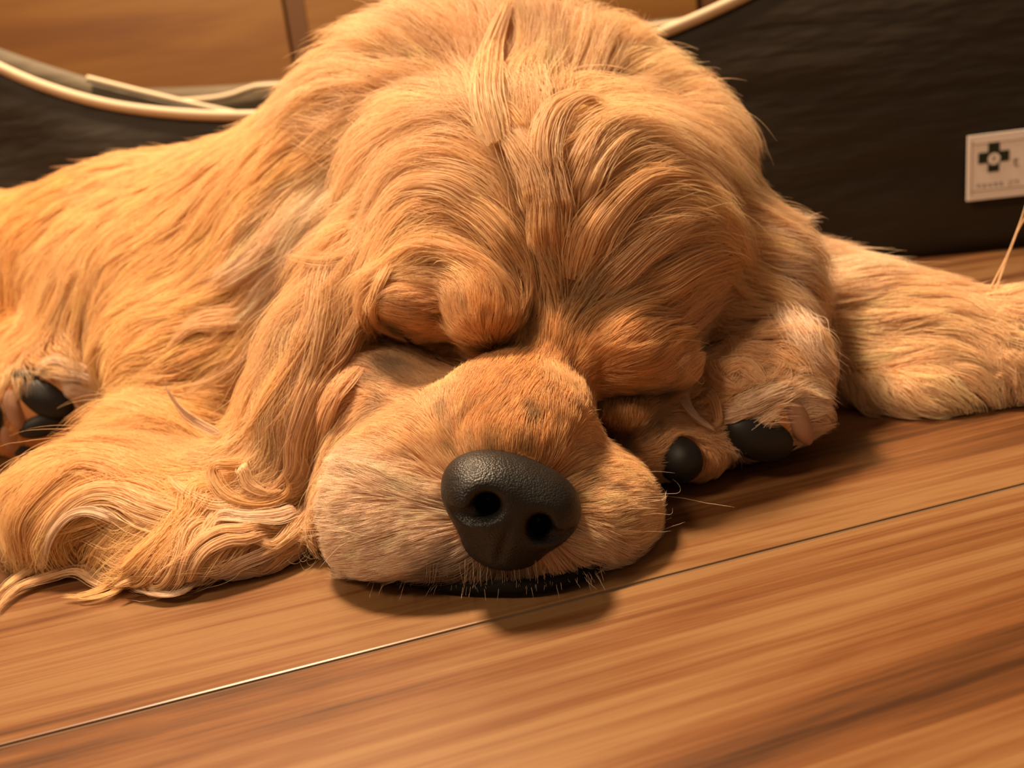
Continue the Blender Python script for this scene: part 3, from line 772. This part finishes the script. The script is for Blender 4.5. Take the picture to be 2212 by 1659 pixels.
KP = 11
def grow(p, n_, seedphase, jitter=0.25):
    N_ = len(p); out_ = np.zeros((N_, KP, 3)); out_[:, 0] = p
    d, ln, lf, col, wv = comb(p, n_)
    ln = np.where(ln > 0.017, ln * 1.25, ln * 0.85) * rng.uniform(0.85, 1.12, N_)
    # slow random swirl so that tufts part from each other
    ph = seedphase
    cur = p.copy(); nr = n_.copy()
    for i in range(1, KP):
        t = i / (KP - 1)
        d, _, _, _, _ = comb(cur, nr)
        side = np.cross(nr, d)
        sw_ = jitter * np.sin(p @ np.array([150., 130, 110]) + 2.2 * np.sin(p @ np.array([60., 90, 120]))) + wv * np.sin(t * 9.0 + ph)
        dd = d + side * sw_[:, None]; dd /= np.linalg.norm(dd, axis=1, keepdims=True)
        cur = cur + dd * (ln / (KP - 1))[:, None]
        clear = lf * ln * (1 - (1 - t) ** 2.2) + 0.0006
        for j in range(N_):
            r = bvh.find_nearest(Vector(cur[j]))
            c_ = np.array(r[0]); m_ = np.array(r[1])
            nr[j] = nr[j] * 0.5 + m_ * 0.5
            v = cur[j] - c_; h = v @ m_
            cur[j] = c_ + (v - m_ * h) * 0.6 + m_ * (0.35 * h + 0.65 * clear[j])
        nr /= np.linalg.norm(nr, axis=1, keepdims=True) + 1e-9
        cur[:, 2] = np.maximum(cur[:, 2], 0.0012)
        out_[:, i] = cur
    return out_, ln, col
NG = 6500
gp, gn_ = roots(NG, wgt * np.clip(0.025 / TL, 0.5, 2.2) ** 1.2)
ok = not_bare(gp); gp, gn_ = gp[ok], gn_[ok]
phase = np.sin(gp @ np.array([60., 45, 70])) * 3 + rng.normal(0, 0.5, len(gp))
G, GL, GC = grow(gp, gn_, phase)
kd = KDTree(len(gp))
for i, q in enumerate(gp): kd.insert(Vector(q), i)
kd.balance()
tone = 1 + 0.09 * rng.normal(size=(len(gp), 1)).clip(-1.6, 1.6)

def coat(n, w, clump_short, clump_long):
    p, n_ = roots(n, w); k = not_bare(p); p = p[k]; N_ = len(p)
    ids = np.zeros((N_, 3), int); ds = np.zeros((N_, 3))
    for i in range(N_):
        for j, (_, a, dist) in enumerate(kd.find_n(Vector(p[i]), 3)): ids[i, j] = a; ds[i, j] = dist
    ww = 1 / (ds + 0.0015); ww /= ww.sum(1, keepdims=True)
    disp = sum(ww[:, j, None, None] * (G[ids[:, j]] - G[ids[:, j], :1]) for j in range(3))
    L_ = (ww * GL[ids]).sum(1); sk = L_ < 0.017
    scl = np.where(sk, rng.uniform(0.75, 1.1, N_), rng.uniform(0.55, 1.08, N_))[:, None, None]
    own = p[:, None] + disp * scl
    t = np.linspace(0, 1, KP)[None, :, None]
    c_ = (np.where(sk, clump_short, clump_long) * rng.uniform(0.35, 1.0, N_))[:, None, None] * t ** 1.2
    m_ = ids[:, 0]
    tgt = G[m_, :1] + (G[m_] - G[m_, :1]) * scl
    path = own * (1 - c_) + tgt * c_
    fz = np.cumsum(rng.normal(0, 1, (N_, KP, 3)), axis=1) * (np.where(sk, 0.010, 0.0040) * L_)[:, None, None] * t
    path = path + fz
    fly = rng.random(N_) < 0.05                       # stray hairs
    path[fly] += (rng.normal(0, 1, (fly.sum(), 1, 3)) * (0.09 * L_[fly])[:, None, None]) * t ** 1.5
    path[:, :, 2] = np.maximum(path[:, :, 2], 0.0010)
    col = (ww[:, :, None] * GC[ids]).sum(1) * tone[m_] * rng.uniform(0.88, 1.10, (N_, 1)) * marks_and_shade(p)
    return path, L_, np.clip(col, 0.01, 0.95)
NH = 340000
path, L_, col = coat(NH, wgt * np.clip(0.022 / TL, 0.55, 1.9), 0.22, 0.80)
dp = depth_of(path[:, 0])
base = np.clip(0.000075 * dp / 0.30, 0.00006, 0.00020) * np.where(L_ < 0.018, 0.8, 1.05)
prof = np.array([1.0] * 6 + [0.92, 0.8, 0.62, 0.42, 0.15])[None]
shortk = L_ < 0.017
hair_object('short_fur', path[shortk][:, ::2], base[shortk][:, None] * prof[:, ::2], col[shortk])
hair_object('long_coat', path[~shortk], base[~shortk][:, None] * prof, col[~shortk])

# ------------------------------------------------------------------ single locks, curls and whiskers
KL = 22
def spine(pts, lift, lift_end=None):
    q = resample(np.array(pts, float), KL); dep_, nrm = [], []
    last = None
    for x, y in q:
        h = hit(x, y); d_ = depth_of(h[0]) if h is not None else None
        if d_ is None or (last is not None and abs(d_ - last) > 0.035): d_ = last if last is not None else 0.4; n_ = nrm[-1] if nrm else -FWD
        else: n_ = h[1]
        dep_.append(d_); nrm.append(n_); last = d_
    dep_ = np.array(dep_)
    for _ in range(4): dep_[1:-1] = 0.25 * dep_[:-2] + 0.5 * dep_[1:-1] + 0.25 * dep_[2:]
    nrm = np.array(nrm)
    for _ in range(4): nrm[1:-1] = 0.25 * nrm[:-2] + 0.5 * nrm[1:-1] + 0.25 * nrm[2:]
    nrm /= np.linalg.norm(nrm, axis=1, keepdims=True)
    p = CAM + ray(q[:, 0], q[:, 1]) * dep_[:, None]
    t = np.linspace(0, 1, KL)
    up = lift * np.minimum(1, t * 5) if lift_end is None else lift + (lift_end - lift) * t
    p = p + nrm * (up * 0.001)[:, None]
    p[:, 2] = np.maximum(p[:, 2], 0.0015)
    return p, nrm
def lock(pts, width, n, lift, col, rad=0.00010, end=0.18, spread=0.0, copies=0, lift_end=None, ragged=0.82):
    out_p, out_c = [], []
    for c_ in range(copies + 1):
        pj = np.array(pts, float)
        if c_: pj = pj + rng.normal(0, 1, 2) * 12 + rng.normal(0, 1, pj.shape) * 7
        p, nr = spine(pj, lift * (1 if c_ == 0 else rng.uniform(0.6, 1.2)), lift_end)
        tg = np.gradient(p, axis=0); tg /= np.linalg.norm(tg, axis=1, keepdims=True) + 1e-9
        side = np.cross(tg, nr); side /= np.linalg.norm(side, axis=1, keepdims=True) + 1e-9
        t = np.linspace(0, 1, KL)
        pr = np.interp(t, [0, .12, .5, .85, 1], [0.75, 1, 0.9, 0.5, end])
        a = rng.normal(0, 0.5, n); b_ = np.abs(rng.normal(0, 0.5, n))
        ph = rng.uniform(0, 6.28, (n, 1)); wv = 0.12 * np.sin(t[None] * 7 + ph)
        x = (a[:, None] + wv) * pr[None] * width * 0.001
        y = (b_[:, None] * 0.55) * pr[None] * width * 0.001
        q = p[None] + side[None] * x[..., None] + nr[None] * y[..., None]
        q = q + np.cumsum(rng.normal(0, 1, q.shape), axis=1) * 0.00005
        cut = rng.uniform(ragged, 1.0, n)                     # hairs end at different places
        idx = cut[:, None] * np.linspace(0, KL - 1, KL)[None]; i0 = np.floor(idx).astype(int).clip(0, KL - 2); fr = (idx - i0)[..., None]
        r_ = np.arange(n)[:, None]; q = q[r_, i0] * (1 - fr) + q[r_, i0 + 1] * fr
        q[:, :, 2] = np.maximum(q[:, :, 2], 0.0012)
        out_p.append(q); out_c.append(np.clip(col[None] * rng.uniform(0.84, 1.10, (n, 1)) * rng.uniform(0.93, 1.05), 0.01, 0.96))
    return np.concatenate(out_p), np.concatenate(out_c), rad
lp_prof = np.interp(np.linspace(0, 1, KL), [0, .7, .9, 1], [1, 1, .7, .2])
def build_locks(name, items, label=None):
    ps = np.concatenate([i[0] for i in items]); cs = np.concatenate([i[1] for i in items]); rs = np.concatenate([np.full(len(i[0]), i[2]) for i in items])
    o = hair_object(name, ps, rs[:, None] * lp_prof[None], cs)
    if label: o['label'] = label
    return o
I_ = []
def A(*a, **k): I_.append(lock(*a, **k))
# long hair of the ear that lies curled on the floor
A([(330, 1050), (240, 1010), (150, 1000), (70, 1035), (28, 1100), (40, 1170), (66, 1225)], 7, 260, 3, GOLD, copies=1)
A([(340, 1080), (250, 1045), (170, 1035), (100, 1070), (55, 1130), (60, 1200), (80, 1240)], 7, 260, 5, GOLD, copies=1)
A([(360, 1110), (280, 1085), (210, 1080), (140, 1110), (95, 1160), (85, 1225)], 6, 220, 6, GOLD, copies=1)
A([(430, 1135), (350, 1122), (275, 1095), (205, 1093), (150, 1125), (112, 1185), (95, 1235)], 5, 200, 8, PALE, copies=1)
A([(310, 1155), (245, 1125), (190, 1118), (150, 1140), (130, 1180), (120, 1230)], 1.6, 50, 10, CREAM)
A([(400, 945), (310, 935), (250, 950), (188, 998)], 4, 120, 4, DEEP)
A([(500, 955), (455, 932), (430, 908), (409, 869)], 2.2, 70, 5, CREAM, lift_end=12)
A([(490, 1050), (450, 1100), (420, 1150), (380, 1200), (320, 1240), (250, 1270)], 5, 180, 6, GOLD, copies=2)
A([(520, 1090), (470, 1150), (430, 1200), (360, 1250), (290, 1285)], 4, 150, 6, PALE, copies=2)
A([(410, 1090), (400, 1140), (370, 1190), (310, 1230), (270, 1275)], 4, 150, 7, GOLD, copies=1)
A([(250, 1255), (190, 1235), (115, 1235), (50, 1265), (0, 1302)], 3.5, 130, 4, PALE, copies=1)
A([(270, 1250), (225, 1285), (175, 1300), (135, 1300)], 2.2, 60, 2, GOLD, 0.00008, end=0.6, copies=1, ragged=0.5)
A([(690, 1120), (620, 1170), (560, 1200), (500, 1215), (450, 1245), (400, 1285), (340, 1292), (300, 1272)], 2.2, 80, 6, CREAM, copies=2)
A([(640, 1180), (560, 1215), (470, 1255), (380, 1282)], 3.5, 110, 5, PALE, copies=2)
A([(600, 1150), (530, 1172), (480, 1178), (430, 1205), (400, 1245), (360, 1270)], 2.6, 90, 8, PALE, copies=2)
A([(560, 990), (520, 1015), (490, 1030), (484, 1060), (496, 1098), (530, 1120), (570, 1118), (600, 1092), (612, 1058), (604, 1025)], 2.6, 120, 9, GOLD)
A([(530, 1000), (545, 1030), (548, 1060), (575, 1080), (600, 1070)], 2.2, 80, 10, PALE)
A([(560, 1100), (480, 1120), (420, 1090), (380, 1060)], 2.4, 80, 8, PALE)
A([(640, 1100), (600, 1140), (540, 1150), (490, 1140), (470, 1160)], 2.4, 90, 9, CREAM, copies=1)
A([(660, 1080), (640, 1140), (590, 1180), (540, 1190)], 3, 100, 7, PALE, copies=2)
A([(720, 540), (690, 680), (650, 800), (620, 900), (600, 980)], 6, 200, 5, PALE, copies=2)
A([(770, 600), (740, 730), (700, 830), (660, 900), (610, 950)], 5, 180, 5, FAWN, copies=2)
A([(690, 700), (640, 800), (590, 880), (540, 950)], 5, 160, 5, GOLD, copies=2)
A([(740, 760), (690, 860), (650, 940), (640, 1010), (600, 1080), (540, 1130)], 4, 150, 6, PALE, copies=2)
A([(760, 800), (720, 900), (690, 980), (670, 1080), (640, 1150)], 4, 140, 5, FAWN, copies=2)
A([(640, 640), (560, 740), (480, 820), (400, 860), (330, 870)], 5, 160, 4, PALE, copies=2)
A([(560, 690), (480, 710), (420, 720), (370, 760)], 5, 140, 4, PALE, copies=1)
build_locks('ear_locks', I_, 'wavy golden ear hair curling over the floor'); I_ = []
# parted forelock and tufts on the crown
A([(1080, 490), (1000, 425), (910, 425), (850, 490), (790, 560), (720, 590), (650, 570)], 8, 420, 7, PALE, copies=1)
A([(1010, 480), (930, 462), (875, 505), (835, 580), (805, 660), (778, 750)], 5, 260, 6, TAN, copies=2)
A([(960, 520), (900, 545), (850, 600), (815, 680), (790, 745)], 3, 110, 5, TAN, copies=1)
A([(1120, 560), (1050, 470), (960, 440), (880, 470)], 5, 160, 6, TAN, copies=2)
A([(1090, 340), (1062, 250), (1072, 150), (1108, 50)], 6, 260, 9, PALE, lift_end=18)
A([(1140, 340), (1100, 280), (1062, 262), (1058, 300)], 4, 120, 9, GOLD)
A([(1170, 470), (1150, 400), (1110, 340), (1080, 300)], 6, 220, 9, PALE, copies=1)
A([(1190, 440), (1175, 350), (1195, 285), (1250, 255), (1300, 272)], 6, 220, 10, PALE, copies=1)
A([(1230, 430), (1270, 340), (1340, 290), (1420, 300)], 6, 200, 8, PALE, copies=2)
A([(1180, 560), (1180, 470), (1200, 380), (1240, 320)], 6, 200, 7, TAN, copies=2)
A([(1260, 600), (1300, 500), (1380, 420), (1480, 400), (1560, 430)], 6, 220, 6, TAN, copies=3)
A([(1290, 640), (1370, 550), (1470, 490), (1570, 490), (1640, 540)], 6, 220, 6, PALE, copies=3)
A([(1360, 650), (1470, 580), (1570, 560), (1640, 600), (1660, 680)], 6, 200, 6, TAN, copies=2)
for e in ([(1200, 230), (1230, 150), (1250, 70)], [(1130, 220), (1140, 130), (1135, 40)], [(1060, 230), (1040, 140), (1000, 60)], [(1000, 240), (940, 150), (870, 90)], [(930, 260), (850, 170), (790, 130)],
          [(860, 280), (780, 220), (710, 200)], [(1300, 230), (1340, 140), (1360, 70)], [(800, 330), (710, 300), (640, 300)]):
    A(e, 12, 110, 2, PALE, 0.00008, end=0.9, copies=3, lift_end=8, ragged=0.35)
for e in ([(1620, 460), (1690, 490), (1755, 500)], [(1640, 520), (1715, 535), (1775, 545)], [(1650, 570), (1730, 590), (1785, 590)], [(1640, 620), (1700, 660), (1745, 720)], [(1660, 660), (1715, 720), (1760, 800)]):
    A(e, 9, 110, 2, CREAM, 0.00008, end=0.8, copies=2, lift_end=7, ragged=0.4)
build_locks('topknot_locks', I_, 'fluffy parted forelock and tufts on the crown'); I_ = []
# curls on the paws and the stretched leg
A([(1505, 835), (1480, 865), (1485, 915), (1535, 945)], 2.2, 90, 5, CREAM)
A([(1520, 850), (1550, 870), (1555, 910), (1530, 930)], 2.0, 60, 4, FAWN)
for e in ([(1590, 780), (1640, 770), (1680, 800), (1660, 830)], [(1620, 720), (1680, 720), (1740, 740)], [(1560, 820), (1610, 810), (1650, 840)], [(1570, 740), (1600, 760), (1590, 800)], [(1540, 790), (1560, 830), (1600, 850)]):
    A(e, 3.5, 100, 4, FAWN, copies=2)
for e in ([(1590, 880), (1650, 858), (1712, 836)], [(1560, 905), (1610, 890), (1670, 866)], [(1700, 800), (1740, 800), (1785, 806)]):
    A(e, 3.5, 110, 4, CREAM, copies=1)
for x in range(1800, 1990, 28):
    A([(x - 20, 835 + (x - 1800) * 0.05), (x + 8, 860 + (x - 1800) * 0.08), (x + 26, 884 + (x - 1800) * 0.08)], 5, 60, 1, PALE, 0.00008, end=0.7, copies=1, ragged=0.4)
A([(2120, 660), (2165, 590), (2192, 510), (2202, 455)], 0.5, 7, 2, PALE, lift_end=30); A([(2140, 660), (2180, 580), (2230, 525)], 0.5, 6, 2, PALE, lift_end=25)
for e in ([(2140, 680), (2180, 700), (2220, 690)], [(2150, 760), (2190, 790), (2230, 780)], [(2160, 800), (2200, 830), (2210, 870)]): A(e, 4, 110, 4, PALE, copies=2)
for e in ([(120, 800), (190, 810), (245, 850)], [(140, 840), (190, 850), (240, 870)], [(100, 790), (150, 785), (215, 800)]): A(e, 3, 100, 4, CREAM, copies=1)
build_locks('leg_feathering', I_); I_ = []
# whiskers and chin bristles
for k in range(120):
    x = rng.uniform(830, 1290); y0 = 1228 + rng.uniform(-22, 22) - abs(x - 1060) * 0.05
    A([(x, y0), (x + (x - 1070) * 0.06 + rng.normal(0, 4), y0 + 36), (x + (x - 1070) * 0.14 + rng.normal(0, 8), y0 + rng.uniform(50, 105))], 0.3, 1, 2.5, CREAM * rng.uniform(.6, 1), 0.00006, lift_end=6)
for k in range(26):
    sgn = -1 if k % 2 else 1
    x0 = (rng.uniform(740, 880) if sgn < 0 else rng.uniform(1290, 1380)); y0 = rng.uniform(1040, 1200)
    A([(x0, y0), (x0 + sgn * rng.uniform(35, 60), y0 + rng.normal(0, 8)), (x0 + sgn * rng.uniform(80, 120), y0 + rng.normal(6, 16))], 0.2, 1, 1, CREAM, 0.00006, lift_end=9)
A([(1360, 1080), (1460, 1110), (1540, 1150), (1600, 1180)], 0.1, 1, 2, CREAM, 0.00005, lift_end=14)
A([(1440, 770), (1480, 810), (1515, 845)], 0.1, 1, 2, CREAM, 0.00005, lift_end=10); A([(935, 735), (905, 757), (880, 778)], 0.2, 3, 2, CREAM, 0.00006, lift_end=6)
A([(925, 738), (900, 745), (880, 760)], 0.6, 6, 1, DARK, 0.00006, lift_end=5)
build_locks('whiskers', I_, 'fine pale whiskers around the muzzle')
